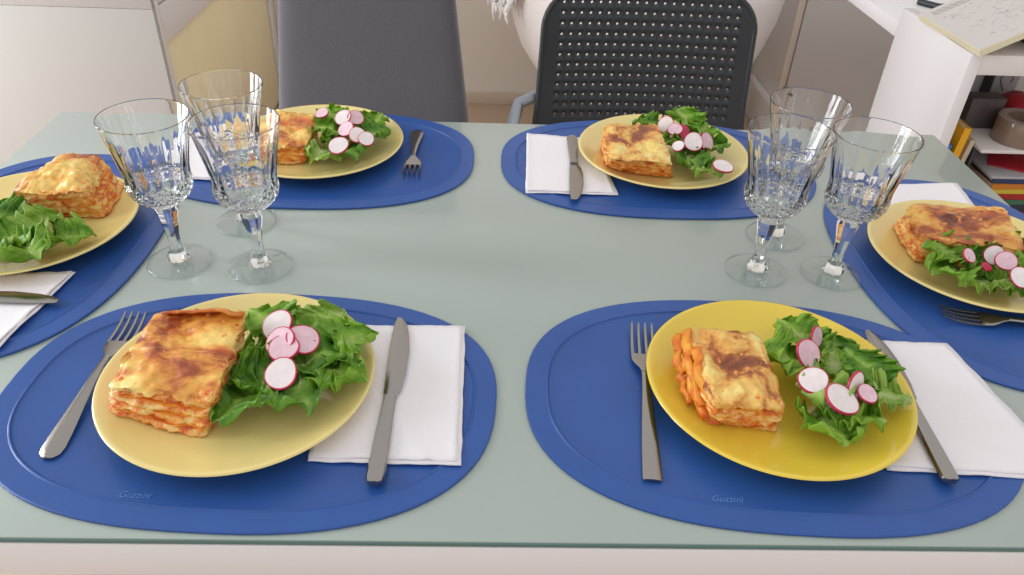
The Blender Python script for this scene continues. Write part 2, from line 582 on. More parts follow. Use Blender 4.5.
# ------------------------------------------------------------------ lasagna
def lasagna(key, base, top, h, seed, topmat, label, layers=3, lump=1.0, folds=(), foldmat='pasta'):
    cx = sum(p[0] for p in base) / 4
    cy = sum(p[1] for p in base) / 4
    base = [(cx + (p[0] - cx) * 1.05, cy + (p[1] - cy) * 1.05) for p in base]
    top = [(cx + (p[0] - cx) * 1.05, cy + (p[1] - cy) * 1.05) for p in top]
    z0 = plate_z(key, cx, cy)
    root = thing('lasagna_slice', label, 'lasagna', (cx, cy, z0), 0, 'lasagna portions on the plates')
    so = Vector((seed * 3.7, seed * 1.3, seed * 2.1))
    pl = PLATES[key]

    def bil(q, u, v):        # q order: back-left, back-right, front-right, front-left ; u left->right, v front->back
        bl, br, fr_, fl = [Vector((p[0], p[1])) for p in q]
        return (fl * (1 - u) + fr_ * u) * (1 - v) + (bl * (1 - u) + br * u) * v

    def hgt(u, v):
        hh = h if not callable(h) else h(u, v)
        return hh + 0.004 * lump * noise.fractal(Vector((u * 2.2, v * 2.2, 0)) + so, 0.9, 2.0, 3) 

    def pos(px, py, pz, grow=0.0, amp=1.0):   # p in [-1,1]^3
        u, v, wv = (px + 1) / 2, (py + 1) / 2, (pz + 1) / 2
        b, tq = bil(base, u, v), bil(top, u, v)
        q = b * (1 - wv) + tq * wv
        z = wv * hgt(u, v)
        c = (bil(base, .5, .5) + bil(top, .5, .5)) / 2
        d = (q - c)
        if d.length > 1e-5:
            edge = max(abs(px), abs(py)) ** 6
            dn = d.normalized()
            # the cut sides: slumping layers and crumbly filling
            P3 = Vector((q.x, q.y, z))
            k = 0.0035 * noise.fractal(P3 * 70 + so, 0.8, 2.0, 3) + 0.0016 * noise.fractal(P3 * 230 + so, 0.8, 2.0, 2)
            k += 0.0012 * math.sin(wv * 2 * math.pi * (layers + 1) + 2.5 * noise.noise(P3 * 40 + so))
            q = q + dn * edge * (k * amp + grow)
        # keep on the plate's rising rim
        zz = z0 + z
        lift = max(0.0, plate_z(key, q.x, q.y) - z0) * (1 - wv)
        return Vector((q.x - cx, q.y - cy, z + lift))

    # body
    n = 34
    bm = bmesh.new()
    bmesh.ops.create_cube(bm, size=2.0)
    bmesh.ops.subdivide_edges(bm, edges=list(bm.edges), cuts=n, use_grid_fill=True)
    for q in bm.verts:
        c = q.co.copy()
        mx = max(abs(c.x), abs(c.y), abs(c.z))
        nm = (abs(c.x) ** 14 + abs(c.y) ** 14 + abs(c.z) ** 14) ** (1 / 14)
        c = c * (mx / nm)
        if q.co.z < -0.99:
            c.z = -1
        q.co = pos(c.x, c.y, c.z) + Vector((0, 0, 0.0025 * noise.fractal(Vector((c.x * 5, c.y * 5, 1)) + so, .8, 2, 2) if c.z > .6 else 0))
    bm.verts.index_update()
    obj('filling', [q.co for q in bm.verts], [[q.index for q in f.verts] for f in bm.faces], M['filling'], root)
    bm.free()
    # pasta sheets that show at the cut sides
    for i in range(layers):
        wz = 0.16 + 0.66 * (i + 0.3) / layers
        mbq = []
        fsq = []
        k = 60
        rings = [(0.0, 0), (1.0, 0), (1.0, 1), (0.0, 1)]
        per = []
        for j in range(k):
            a = 2 * math.pi * j / k
            cxx, cyy = math.cos(a), math.sin(a)
            s_ = (abs(cxx) ** 12 + abs(cyy) ** 12) ** (-1 / 12)
            per.append((cxx * s_, cyy * s_))
        sheet_t = 0.0017
        for (fac, tp) in ((0.8, 0), (1.0, 0), (1.0, 1), (0.8, 1)):
            for (a, b) in per:
                wob = 0.07 * noise.noise(Vector((a * 1.7, b * 1.7, i * 5.0)) + so)
                pp = pos(a * fac * .985, b * fac * .985, (wz + wob) * 2 - 1, 0.0012 + 0.0022 * noise.noise(Vector((a * 2.3, b * 2.3, i * 3.1)) + so), 0.5)
                mbq.append(pp + Vector((0, 0, sheet_t * tp)))
        for r_ in range(4):
            for j in range(k):
                fsq.append((r_ * k + j, r_ * k + (j + 1) % k, ((r_ + 1) % 4) * k + (j + 1) % k, ((r_ + 1) % 4) * k + j))
        obj('pasta_sheet', mbq, fsq, M['pasta'], root, angle=60)
    # browned cheese on top, running a little way over the edges
    n = 56
    vs_, fs_ = [], []
    for i in range(n + 1):
        for j in range(n + 1):
            a, b = -1.16 + 2.32 * i / n, -1.16 + 2.32 * j / n
            ca, cb = max(-1, min(1, a)), max(-1, min(1, b))
            over = max(abs(a), abs(b)) - 1
            pz = 1.0
            nm = (abs(ca) ** 14 + abs(cb) ** 14) ** (1 / 14)
            mx = max(abs(ca), abs(cb))
            if nm > 0:
                ca, cb = ca * mx / nm, cb * mx / nm
            ed = noise.fractal(Vector((ca * 2.4, cb * 2.4, 4)) + so, .8, 2, 3)
            if over > 0:
                pz = 1 - over * (1.6 + 3.0 * ed)
                p = pos(ca, cb, pz, 0.0016, 1.0)
            else:
                p = pos(ca * .985, cb * .985, 1.0, 0.0, 0.6)
                bub = noise.fractal(Vector((p.x, p.y, 0)) * 75 + so, .7, 2, 3)
                p.z += 0.0020 + 0.0014 * lump * bub + 0.0005 * noise.noise(Vector((p.x, p.y, 0)) * 260 + so)
                p.z -= 0.003 * max(abs(a), abs(b)) ** 8
            vs_.append(p)
    for i in range(n):
        for j in range(n):
            a = i * (n + 1) + j
            fs_.append((a, a + 1, a + n + 2, a + n + 1))
    tg = obj('cheese_topping', vs_, fs_, M[topmat], root)
    # loose pasta folds: curved ribbons lying on the portion, given by points in its own [-1,1] box
    for (path, wd) in folds:
        vs_, fs_ = [], []
        nn = 16
        for i in range(nn + 1):
            t_ = i / nn * (len(path) - 1)
            k_ = min(int(t_), len(path) - 2)
            a_, b_ = Vector(path[k_]), Vector(path[k_ + 1])
            c_ = a_ + (b_ - a_) * (t_ - k_)
            c2 = c_ + (b_ - a_).normalized() * 0.05
            p0, p1 = pos(c_.x, c_.y, c_.z, 0.001, .5), pos(c2.x, c2.y, c2.z, 0.001, .5)
            d = (p1 - p0).normalized()
            out = Vector((p0.x, p0.y, 0)).normalized() * .75 + Vector((0, 0, .65))
            sd_ = d.cross(out).normalized()
            up_ = sd_.cross(d).normalized()
            wob = 0.0022 * noise.noise(p0 * 90 + so)
            for q_ in range(7):
                f_ = -1 + 2 * q_ / 6
                vs_.append(p0 + sd_ * wd * f_ * (1 - .35 * (i / nn)) + up_ * (0.0012 + wob + 0.0026 * (1 - f_ * f_) + 0.0008 * noise.noise(p0 * 200 + Vector((f_, 0, 0)))))
        for i in range(nn):
            for q_ in range(6):
                a = i * 7 + q_
                fs_.append((a, a + 1, a + 8, a + 7))
        o_ = obj('pasta_fold', vs_, fs_, M[foldmat], root)
        sd = o_.modifiers.new('thickness', 'SOLIDIFY')
        sd.thickness = 0.0022
    return root


lasagna('FL', [(-0.312, 0.205), (-0.2283, 0.192), (-0.2355, 0.094), (-0.322, 0.115)], [(-0.3051, 0.2078), (-0.2272, 0.2078), (-0.2254, 0.108), (-0.3104, 0.1178)],
        lambda u, v: 0.040 + 0.004 * v, 1, 'cheese', 'square lasagna portion with broad brown patches, on the near left plate', 3,
        folds=[([(-.70, .80, 1.12), (0, .82, 1.16), (.98, .80, 1.12)], .0115)], foldmat='pasta_brown')
lasagna('FR', [(0.186, 0.196), (0.259, 0.19), (0.2575, 0.113), (0.194, 0.118)], [(0.1896, 0.2062), (0.2564, 0.191), (0.2521, 0.107), (0.195, 0.108)],
        lambda u, v: 0.038 + 0.003 * v, 2, 'cheese_pale', 'lasagna portion with pale gratin top and orange pasta folds, on the deep yellow plate', 4,
        folds=[([(-.95, .85, .95), (-1.1, .2, .55), (-1.0, -.8, -.3)], .006), ([(-.98, .60, .85), (-1.15, 0, .2), (-.95, -1.0, -.65)], .006),
               ([(-.92, .3, 1.0), (-1.02, -.3, .7), (-.8, -1.02, .2)], .006), ([(-1.05, .95, .4), (-1.2, .4, -.1), (-1.1, -.5, -.8)], .006)])
lasagna('BL', [(-0.318, 0.69), (-0.253, 0.69), (-0.2545, 0.602), (-0.318, 0.594)], [(-0.312, 0.69), (-0.253, 0.686), (-0.25, 0.60), (-0.312, 0.592)],
        lambda u, v: 0.030 + 0.006 * v, 3, 'cheese', 'orange lasagna portion behind the goblets, before the grey fabric chair', 3)
lasagna('BR', [(0.162, 0.672), (0.243, 0.682), (0.2505, 0.588), (0.1625, 0.602)], [(0.164, 0.66), (0.24, 0.675), (0.238, 0.566), (0.162, 0.572)],
        lambda u, v: 0.036 + 0.006 * v, 4, 'cheese_pale', 'lasagna portion with one dark brown blister, before the black perforated chair', 3)
lasagna('L', [(-0.556, 0.515), (-0.458, 0.505), (-0.458, 0.446), (-0.562, 0.45)], [(-0.546, 0.508), (-0.488, 0.522), (-0.468, 0.437), (-0.548, 0.434)],
        lambda u, v: 0.041 + 0.011 * math.exp(-((u - .6) ** 2 + (v - .7) ** 2) * 3.5), 5, 'cheese', 'tall crumbling lasagna portion on the plate at the left edge', 3, 1.6)
lasagna('R', [(0.508, 0.462), (0.625, 0.452), (0.622, 0.372), (0.502, 0.388)], [(0.515, 0.452), (0.622, 0.446), (0.61, 0.372), (0.506, 0.384)],
        lambda u, v: 0.036 + 0.006 * v, 6, 'cheese', 'wide orange lasagna portion on the plate at the right edge', 3, 1.4)


# ------------------------------------------------------------------ lettuce
TOPS = {}


def leaf(key, x, y, rz, L, W, seed, m, label, layer=0.0, tilt=(0.0, 0.0), curl=0.8, cup=0.25, ruff=1.0, group=None):
    rnd = random.Random(seed)
    nu, nv = 36, 84
    ph = [rnd.uniform(0, 6.28) for _ in range(8)]
    f1, f2 = rnd.uniform(1.5, 2.4), rnd.uniform(4.5, 6.5)
    so = Vector((seed * 1.7, seed * 0.9, seed * 2.3))
    vs, uv = [], []
    rib = []
    E = Euler((tilt[0], tilt[1], rz)).to_matrix()

    def shape(u, v):
        au = abs(u)
        hw = W * 1.06 * (math.sin(math.pi * min(0.12 + v * 0.868, 1.0)) ** 0.50) * (0.55 + 0.60 * v)
        sgn = 1 if u > 0 else -1
        hw *= 1 + 0.07 * math.sin(2 * math.pi * f1 * v + ph[0] + sgn) + 0.018 * math.sin(2 * math.pi * f2 * v + ph[1] * sgn)
        A = 0.0085 * ruff * (W / 0.03)
        px = u * hw
        py = v * L * (1 + 0.02 * math.sin(u * 7 + ph[2]) * v) - 0.10 * L * u * u * v
        pz = A * au ** 1.5 * math.sin(2 * math.pi * f1 * v + ph[3] + sgn * 1.1) + 0.85 * A * au ** 2.5 * math.sin(2 * math.pi * f2 * v + ph[4] * sgn)
        pz += 0.45 * A * v ** 3 * math.sin(u * 6 + ph[7]) + 0.5 * A * math.sin(u * 3.2 + ph[6]) * math.cos(v * 4 + ph[5])
        px += 0.12 * A * au ** 2 * math.cos(2 * math.pi * f2 * v + ph[5]) * sgn
        pz += cup * W * u * u + 0.16 * W * au ** 5
        pz += 0.0022 * au ** 2 * math.sin(2 * math.pi * 12 * v + ph[1] + 4 * u)
        th = curl * (v - 0.5)
        R = L / max(abs(curl), 1e-3)
        dy = py - v * L
        q = Vector((px, math.sin(th) * R + dy, -R * (1 - math.cos(th)) + pz))
        q += 0.0050 * Vector((noise.noise(q * 45 + so), noise.noise(q * 45 + so + Vector((9, 0, 0))), noise.noise(q * 45 + so + Vector((0, 9, 0)))))
        q.z += 0.0024 * noise.noise(q * 130 + so) + 0.001 * noise.noise(q * 300 + so)
        return q

    for j in range(nv + 1):
        for i in range(nu + 1):
            u, v = -1 + 2 * i / nu, j / nv
            vs.append(E @ shape(u, v))
            uv.append((abs(u) * (0.35 + 0.65 * v), v))
    for j in range(0, int(nv * rnd.uniform(.45, .7))):
        rib.append(E @ shape(0, j / nv))
    zb = min(p.z for p in vs)
    for p in vs + rib:
        if p.z - zb > 0.020:
            p.z = zb + 0.020 + (p.z - zb - 0.020) * 0.5
    pz = min(p.z - (plate_z(key, x + p.x, y + p.y) - PZ) for p in vs)
    sh = 0.0006 + layer - pz + (PZ - T)
    fs = []
    for j in range(nv):
        for i in range(nu):
            a = j * (nu + 1) + i
            fs.append((a, a + 1, a + nu + 2, a + nu + 1))
    o = obj('lettuce_leaf', vs, fs, M[m], None, uv=uv)
    o.location = (x, y, T + sh)
    TOPS.setdefault(key, []).extend((x + p.x, y + p.y, sh + p.z) for p in vs)
    tag(o, label, 'lettuce', group)
    sd = o.modifiers.new('thickness', 'SOLIDIFY')
    sd.thickness = 0.0005
    n = len(rib)
    r_ = MB().tube(rib, [0.0019 * (W / .03) * (1 - 0.8 * k / n) for k in range(n)], 8).build('midrib', M['rib'], o)
    tag(r_, 'pale leaf rib')
    return o


def salad(key, specs, where, group):
    for k, (x, y, rz, L, W, m, lay, tx, ty, phrase) in enumerate(specs):
        leaf(key, x, y, math.radians(rz), L, W, 37 * k + sum(map(ord, key)) * 7 + 3, 'leaf_' + m, phrase + ' ' + where, lay,
             (math.radians(tx), math.radians(ty)), 0.9, 0.3, 1.0, group)


d_, m_, l_ = 'dark', 'mid', 'light'
salad('FL', [
    (-0.2080, 0.222, 60, .060, .030, m_, .004, 15, 0, 'ruffled lettuce leaf at the far end of the salad'),
    (-0.1800, 0.232, 10, .052, .028, l_, .002, 10, 0, 'pale lettuce leaf against the far rim'),
    (-0.2060, 0.120, 150, .066, .034, d_, .003, 20, 10, 'dark smooth lettuce leaf nearest the front rim'),
    (-0.1980, 0.150, 110, .060, .030, d_, .010, 10, -15, 'dark lettuce leaf beside the lasagna corner'),
    (-0.1320, 0.190, -60, .066, .034, m_, .006, 18, 0, 'big frilled lettuce leaf reaching the right rim'),
    (-0.1350, 0.152, -100, .060, .030, m_, .004, 12, 0, 'frilled lettuce leaf at the right rim near the napkin'),
    (-0.1600, 0.132, 200, .062, .032, d_, .006, 15, 0, 'curly lettuce leaf below the whitest radish slice'),
    (-0.2020, 0.186, 90, .060, .028, m_, .002, 12, 20, 'lettuce leaf between the lasagna and the radish slices'),
    (-0.1560, 0.220, -30, .056, .028, l_, .006, 15, 0, 'pale lettuce leaf behind the pinkest radish slice'),
    (-0.1520, 0.166, -80, .058, .030, d_, .012, 15, 5, 'dark lettuce leaf right of the radish slices'),
], 'on the near left plate', 'lettuce on the near left plate')
salad('FR', [
    (0.3060, 0.218, 40, .060, .030, m_, .004, 15, 0, 'frilled lettuce leaf at the far end of the salad'),
    (0.2860, 0.182, 80, .062, .029, m_, .006, 15, 10, 'lettuce leaf along the lasagna edge'),
    (0.3480, 0.163, 20, .055, .025, d_, .006, 25, 0, 'dark lettuce leaf by the right rim'),
    (0.3560, 0.136, -100, .050, .024, l_, .003, 15, 0, 'pale folded lettuce leaf nearest the knife'),
    (0.2960, 0.104, 190, .060, .030, m_, .003, 12, 0, 'frilled lettuce leaf nearest the front rim'),
    (0.3180, 0.110, -120, .056, .028, m_, .008, 15, 0, 'crisp lettuce leaf in front of the largest radish slice'),
    (0.2990, 0.132, 160, .056, .026, l_, .012, 15, 0, 'pale lettuce leaf below the left radish slice'),
    (0.3300, 0.178, 0, .060, .022, l_, .003, 10, 10, 'whitish lettuce leaf in the middle of the salad'),
    (0.3340, 0.206, -20, .045, .022, d_, .004, 20, 0, 'small dark lettuce leaf by the far rim'),
], 'on the deep yellow plate', 'lettuce on the deep yellow plate')
salad('BL', [
    (-0.238, 0.728, 30, .050, .026, m_, .003, 15, 0, 'lettuce leaf at the far rim'),
    (-0.2300, 0.655, 80, .060, .030, m_, .008, 15, 0, 'bright lettuce leaf beside the lasagna'),
    (-0.1680, 0.650, -60, .060, .030, d_, .006, 15, 0, 'lettuce leaf at the right rim'),
    (-0.1720, 0.695, -30, .055, .028, m_, .004, 15, 0, 'lettuce leaf in the far right of the salad'),
    (-0.2250, 0.600, 150, .056, .028, l_, .003, 15, 0, 'pale lettuce leaf nearest the front rim'),
    (-0.1900, 0.598, -150, .060, .028, d_, .004, 15, 0, 'dark lettuce leaf in front of the radish slices'),
    (-0.2050, 0.685, 60, .056, .028, d_, .006, 10, 0, 'dark lettuce leaf under the two far radish slices'),
    (-0.2050, 0.635, 0, .060, .030, m_, .006, 10, 0, 'lettuce leaf in the middle of the salad'),
], 'on the plate before the grey chair', 'lettuce on the plate before the grey chair')
salad('BR', [
    (0.240, 0.724, 70, .055, .026, d_, .004, 15, 0, 'dark lettuce leaf behind the lasagna'),
    (0.290, 0.722, 10, .060, .032, m_, .010, 25, 0, 'tall bright lettuce leaf at the far rim'),
    (0.308, 0.690, -40, .055, .028, m_, .006, 20, 0, 'frilled lettuce leaf by the far right rim'),
    (0.315, 0.640, -80, .055, .028, d_, .006, 15, 0, 'dark lettuce leaf at the right rim'),
    (0.278, 0.600, 170, .056, .028, d_, .004, 15, 0, 'dark lettuce leaf beside the lasagna front'),
    (0.295, 0.572, -150, .050, .024, l_, .003, 15, 0, 'pale lettuce leaf nearest the front rim'),
    (0.262, 0.650, 100, .056, .028, m_, .006, 15, 0, 'lettuce leaf along the lasagna side'),
    (0.286, 0.650, 20, .060, .030, d_, .008, 15, 0, 'dark lettuce leaf under the radish slices'),
], 'on the plate before the black chair', 'lettuce on the plate before the black chair')
salad('L', [
    (-0.556, 0.412, 70, .060, .030, d_, .008, 15, 0, 'dark lettuce leaf against the lasagna'),
    (-0.510, 0.396, -30, .060, .030, l_, .004, 12, 0, 'whitish lettuce leaf below the lasagna'),
    (-0.470, 0.376, -80, .056, .030, m_, .003, 12, 0, 'lettuce leaf at the right end'),
    (-0.525, 0.362, 160, .064, .034, m_, .006, 12, 0, 'broad lettuce leaf in the middle'),
    (-0.495, 0.342, -120, .060, .032, m_, .005, 12, 0, 'curled lettuce leaf nearest the front rim'),
    (-0.565, 0.360, 120, .060, .032, d_, .004, 12, 0, 'lettuce leaf cut by the picture edge'),
    (-0.535, 0.330, 180, .050, .026, m_, .003, 12, 0, 'small lettuce leaf at the near rim'),
], 'on the left-edge plate', 'lettuce on the plate at the left edge')
salad('R', [
    (0.526, 0.368, 60, .060, .032, m_, .008, 18, 0, 'frilled lettuce leaf beside the lasagna front'),
    (0.518, 0.345, 110, .052, .028, m_, .003, 12, 0, 'frilled lettuce leaf at the left end of the salad'),
    (0.552, 0.352, 20, .060, .030, d_, .008, 15, 0, 'dark lettuce leaf under the radish slices'),
    (0.548, 0.320, -110, .060, .024, l_, .004, 10, 0, 'pale long lettuce rib leaf at the front rim'),
    (0.575, 0.318, -90, .056, .030, m_, .004, 12, 0, 'frilled lettuce leaf at the front rim by the fork'),
    (0.598, 0.380, 10, .056, .028, d_, .012, 15, 0, 'dark lettuce leaf behind the radish slices'),
    (0.600, 0.330, -60, .060, .030, m_, .006, 12, 0, 'lettuce leaf cut by the picture edge'),
], 'on the right-edge plate', 'lettuce on the plate at the right edge')


# ------------------------------------------------------------------ radish slices
def radish(x, y, z, r, rx, ry, m, label, group, k):
    n = 36
    prof = [(0, 0), (r * .93, 0), (r * .93, 0.0024), (r * .5, 0.0026), (0, 0.0026)]

    def wob(t_, z_, r_):
        return 0.04 * r_ * math.sin(2 * t_ + k) + 0.025 * r_ * math.sin(3 * t_ + 2 * k)

    o = MB().lathe(prof, n, mod=wob).build('radish_slice', M[m], None, angle=50)
    s = MB().lathe([(r * .915, -0.0001), (r * .99, 0.0003), (r, 0.0012), (r * .985, 0.0022), (r * .915, 0.0025)], n, mod=wob).build('skin', M['skin'], o, angle=60)
    tag(s, 'thin red radish skin')
    o.location = (x, y, z)
    o.rotation_euler = (math.radians(rx), math.radians(ry), 0)
    tag(o, label, 'radish slice', group)
    return o


def radishes(key, specs, where, group):
    for k, (x, y, z, r, rx, ry, m, phrase) in enumerate(specs):
        for _ in range(3):         # rest it on the leaves below
            kx = (0.50185 - z) / (0.50185 - 0.04)
            gx, gy = x * kx, -0.36706 + (y + 0.36706) * kx
            under = sorted(p[2] for p in TOPS[key] if math.hypot(p[0] - gx, p[1] - gy) < r * .8)
            z = max(plate_z(key, gx, gy) - T + 0.002, under[-1] if under else 0) + 0.0016
            z = min(z, 0.049)
        radish(gx, gy, T + z, r * (1.0 if key in ('FL', 'FR') else 0.88), rx, ry, m, phrase + ' ' + where, group, k * 1.3)


radishes('FL', [
    (-0.1958, 0.2076, .043, .0155, 30, -18, 'radish', 'tilted radish slice with thick pink rim, farthest'),
    (-0.1880, 0.1852, .040, .0140, 25, -20, 'radpink', 'half hidden pink radish slice leaning under two others'),
    (-0.1684, 0.1871, .043, .0150, 20, 15, 'radpink', 'pinkest round radish slice, rightmost'),
    (-0.1803, 0.1671, .041, .0145, 14, -5, 'radpink', 'pale pink radish slice overlapped by the whitest'),
    (-0.1775, 0.1405, .0435, .0145, 28, -4, 'radish', 'whitest round radish slice, nearest'),
], 'on the near left plate', 'radish slices on the near left plate')
radishes('FR', [
    (0.2918, 0.1428, .038, .0135, 15, -10, 'radish', 'round radish slice left of the largest one'),
    (0.3084, 0.1190, .040, .0160, 14, 18, 'radish', 'largest oval radish slice'),
    (0.2989, 0.1800, .040, .0140, 40, 30, 'radpink', 'folded pinkish radish slice beside the far lettuce'),
    (0.3272, 0.1384, .040, .0125, 50, 60, 'radish', 'upright radish slice showing its red side'),
    (0.3350, 0.1283, .034, .0095, 15, 10, 'radpink', 'small radish slice tucked right of the upright one'),
    (0.3145, 0.2052, .036, .0110, 40, 60, 'radpink', 'small pink radish slice near the far rim'),
], 'on the deep yellow plate', 'radish slices on the deep yellow plate')
radishes('BL', [
    (-0.2119, 0.6866, .043, .0140, 35, -15, 'radish', 'white radish slice, left of the two farthest'),
    (-0.1948, 0.6877, .041, .0130, 40, 20, 'radpink', 'radish slice, right of the two farthest'),
    (-0.2013, 0.6476, .041, .0140, 30, -30, 'radpink', 'pinkest leaning radish slice'),
    (-0.1833, 0.6283, .041, .0140, 30, 10, 'radish', 'radish slice overlapped by the red rimmed one'),
    (-0.1702, 0.6185, .039, .0130, 28, 15, 'radish', 'red rimmed radish slice, rightmost'),
    (-0.2015, 0.5854, .040, .0155, 30, -5, 'radish', 'large white radish slice, nearest'),
    (-0.2402, 0.6811, .038, .0110, 25, -15, 'radpink', 'small pink radish slice touching the lasagna'),
], 'on the plate before the grey chair', 'radish slices on the plate before the grey chair')
radishes('BR', [
    (0.2564, 0.6910, .041, .0140, 55, -40, 'radish', 'steeply leaning radish slice next to the lasagna'),
    (0.2668, 0.6756, .041, .0120, 30, -10, 'radpink', 'radish slice half under the reddest one'),
    (0.2787, 0.6763, .045, .0125, 40, 25, 'skin', 'reddest radish slice, skin side up'),
    (0.3048, 0.6422, .042, .0150, 40, 40, 'radpink', 'tilted radish slice at the right of the pile'),
    (0.2792, 0.6145, .041, .0160, 40, -2, 'radish', 'large round radish slice in the centre'),
    (0.2614, 0.6208, .038, .0100, 25, -20, 'radish', 'small radish slice left of the large round one'),
    (0.3093, 0.5608, .030, .0160, 12, 6, 'radish', 'lone white radish slice by the front rim'),
], 'on the plate before the black chair', 'radish slices on the plate before the black chair')
radishes('R', [
    (0.5692, 0.3570, .043, .0130, 45, -20, 'radish', 'whitest upright radish slice'),
    (0.5519, 0.3382, .038, .0070, 20, 10, 'skin', 'tiny red radish piece below the whitest slice'),
    (0.5715, 0.3389, .041, .0130, 40, -15, 'radpink', 'greyish pink radish slice in the middle'),
    (0.5763, 0.3130, .040, .0140, 35, -10, 'radish', 'radish slice nearest the front rim'),
    (0.5388, 0.3548, .038, .0100, 30, 20, 'radpink', 'small reddish radish slice sunk in the lettuce'),
], 'on the right-edge plate', 'radish slices on the plate at the right edge')

# ------------------------------------------------------------------ goblets
def facet(t_, z, r):
    k = 0.0
    if 0.0745 < z < 0.103 and r > 0.012:
        fade = min(1, (z - 0.0745) / 0.004, (0.103 - z) / 0.003)
        a = math.cos(10 * t_ + (z - 0.0745) * 460)
        b = math.cos(10 * t_ - (z - 0.0745) * 460)
        k -= 0.0026 * fade * (1 - max(abs(a), abs(b)) * 0.9)
        k += 0.0010 * fade
    if 0.102 < z < 0.152:
        q = (z - 0.102) / 0.05
        c = math.cos(16 * t_)
        k -= 0.0016 * max(0.0, (c + 1) / 2 - q) * min(1, (z - 0.102) / 0.003)
    return k


outer = [(0.0100, 0.0715), (0.0150, 0.0735)]
ctrl = [(0.0745, .0170), (0.080, .0240), (0.086, .0300), (0.092, .0332), (0.098, .0345), (0.104, .0342), (0.112, .0345), (0.125, .0365), (0.140, .0396), (0.155, .0428), (0.167, .0455)]


def interp(z):
    for (a, ra), (b, rb) in zip(ctrl, ctrl[1:]):
        if z <= b:
            s = (z - a) / (b - a)
            return ra + (rb - ra) * s
    return ctrl[-1][1]


zz = 0.0745
while zz < 0.155:
    outer.append((interp(zz), zz))
    zz += 0.0012
outer += [(0.0428, 0.155), (0.0442, 0.161), (0.0455, 0.167), (0.0460, 0.1693), (0.0457, 0.1700), (0.0450, 0.1698)]
inner = [(0.0446, 0.167), (0.0417, 0.155), (0.0384, 0.140), (0.0352, 0.125), (0.0322, 0.110), (0.0308, 0.102), (0.0290, 0.094), (0.0250, 0.0865), (0.0170, 0.0815), (0.0080, 0.0798), (0, 0.0795)]
bw = MB().lathe([(0, 0.0712)] + outer + inner, 160, mod=lambda t_, z, r: 0.0)
# cut the outside only
vs_ = []
for i, q in enumerate(MB().lathe([(0, 0.0712)] + outer, 160, mod=facet).v):
    vs_.append(q)
bw.v[:len(vs_)] = vs_
gob = thing('wine_goblet', 'cut crystal goblet at far left of the left trio, leaning over the blue placemat', 'goblet', (0, 0, T), 0, 'cut crystal goblets')
bw.build('bowl', M['crystal_bowl'], gob, angle=28)
ns = 8
vs_, fs_ = [], []
stem = [(0.0060, 0.0135), (0.0085, 0.0125), (0.0120, 0.0110), (0.0150, 0.0090), (0.0200, 0.0072), (0.0320, 0.0068), (0.0480, 0.0088), (0.0600, 0.0114), (0.0665, 0.0124), (0.0712, 0.0104)]
MB_stem = MB().lathe([(0, 0.0058)] + [(r, z) for z, r in stem] + [(0, 0.0713)], ns)
MB_stem.build('stem', M['crystal_bowl'], gob, smooth=False)
MB().lathe([(0, 0), (0.034, 0), (0.0360, 0.0006), (0.0366, 0.0014), (0.0360, 0.0021), (0.030, 0.0030), (0.020, 0.0045), (0.0140, 0.0060), (0, 0.0061)], 72).build('foot', M['crystal_foot'], gob, angle=60)
gob.location = (-0.3482, 0.3688, T + 0.0003)
gob.rotation_euler.z = 0.1
gob.scale = (0.965, 0.965, 1.035)
gob['label'] = 'cut crystal goblet nearest the left plate, leftmost of the left trio'
for x, y, lab in [(-0.2558, 0.3622, 'cut crystal goblet standing just behind the near left placemat'),
                  (-0.2966, 0.4590, 'cut crystal goblet standing behind the two others of the left trio'),
                  (0.3110, 0.3745, 'cut crystal goblet at the left front of the right trio'),
                  (0.4005, 0.3719, 'cut crystal goblet standing by the rim of the right-hand placemat and plate'),
                  (0.3570, 0.4530, 'cut crystal goblet standing behind the two others of the right trio')]:
    dup(gob, (x, y, T + 0.0003), x * 9, lab, 'cut crystal goblets')

# ------------------------------------------------------------------ cutlery
ZM = T + 0.0021      # sunk middle of a mat


def fork(label, loc, rz, length=0.195, square=False):
    loc = lift(loc[0], loc[1], 0.005) + (loc[2],)
    root = thing('fork', label, 'fork', loc, rz, 'steel forks')
    k = length / 0.195
    if square:
        hst = [(0, .0074, .0012), (0.002, .0082, .001), (0.03, .0075, .0018), (0.06, .0062, .0030), (0.09, .0046, .0046), (0.11, .0038, .0058), (0.124, .0036, .0060)]
    else:
        hst = [(0, .0030, .0010), (0.002, .0062, .001), (0.006, .0088, .001), (0.013, .0098, .0012), (0.03, .0090, .0024), (0.06, .0066, .0045), (0.09, .0046, .0066), (0.11, .0036, .0074), (0.124, .0034, .0070)]
    h = MB().strip([(s * k, a, z) for s, a, z in hst], 0.0022, 0.0005).build('handle', M['steel'], root, angle=50)
    mb = MB().strip([(s * k, a, z) for s, a, z in [(0.1235, .0034, .0070), (0.130, .0052, .0060), (0.136, .0090, .0048), (0.142, .0114, .0038), (0.152, .0122, .0028)]], 0.0018, 0.0)
    for x in (-0.0106, -0.00355, 0.00355, 0.0106):
        mb.strip([(s * k, a, z, x * f) for s, a, z, f in [(0.150, .00175, .0028, 1), (0.165, .00165, .0024, .99), (0.180, .0015, .0036, .97), (0.191, .0012, .0062, .95), (0.195, .0006, .0074, .95)]], 0.0017)
    mb.build('tines', M['steel'], root, angle=50)
    return root


fork('steel fork with rounded handle, lying left of the near left plate', (-0.3617, 0.0773, ZM), -0.016, 0.190)
fork('steel fork with square-ended handle, lying left of the deep yellow plate', (0.1407, 0.0620, ZM), -0.100, 0.203, True)
fork('steel fork in front of the grey fabric chair, tines towards the camera', (-0.1121, 0.7368 + 0.004, ZM), math.pi + 0.03, 0.152)
fork('steel fork at the right edge, tines pointing at the three goblets', (0.680, 0.2615, ZM), math.pi / 2 - 0.20, 0.188)


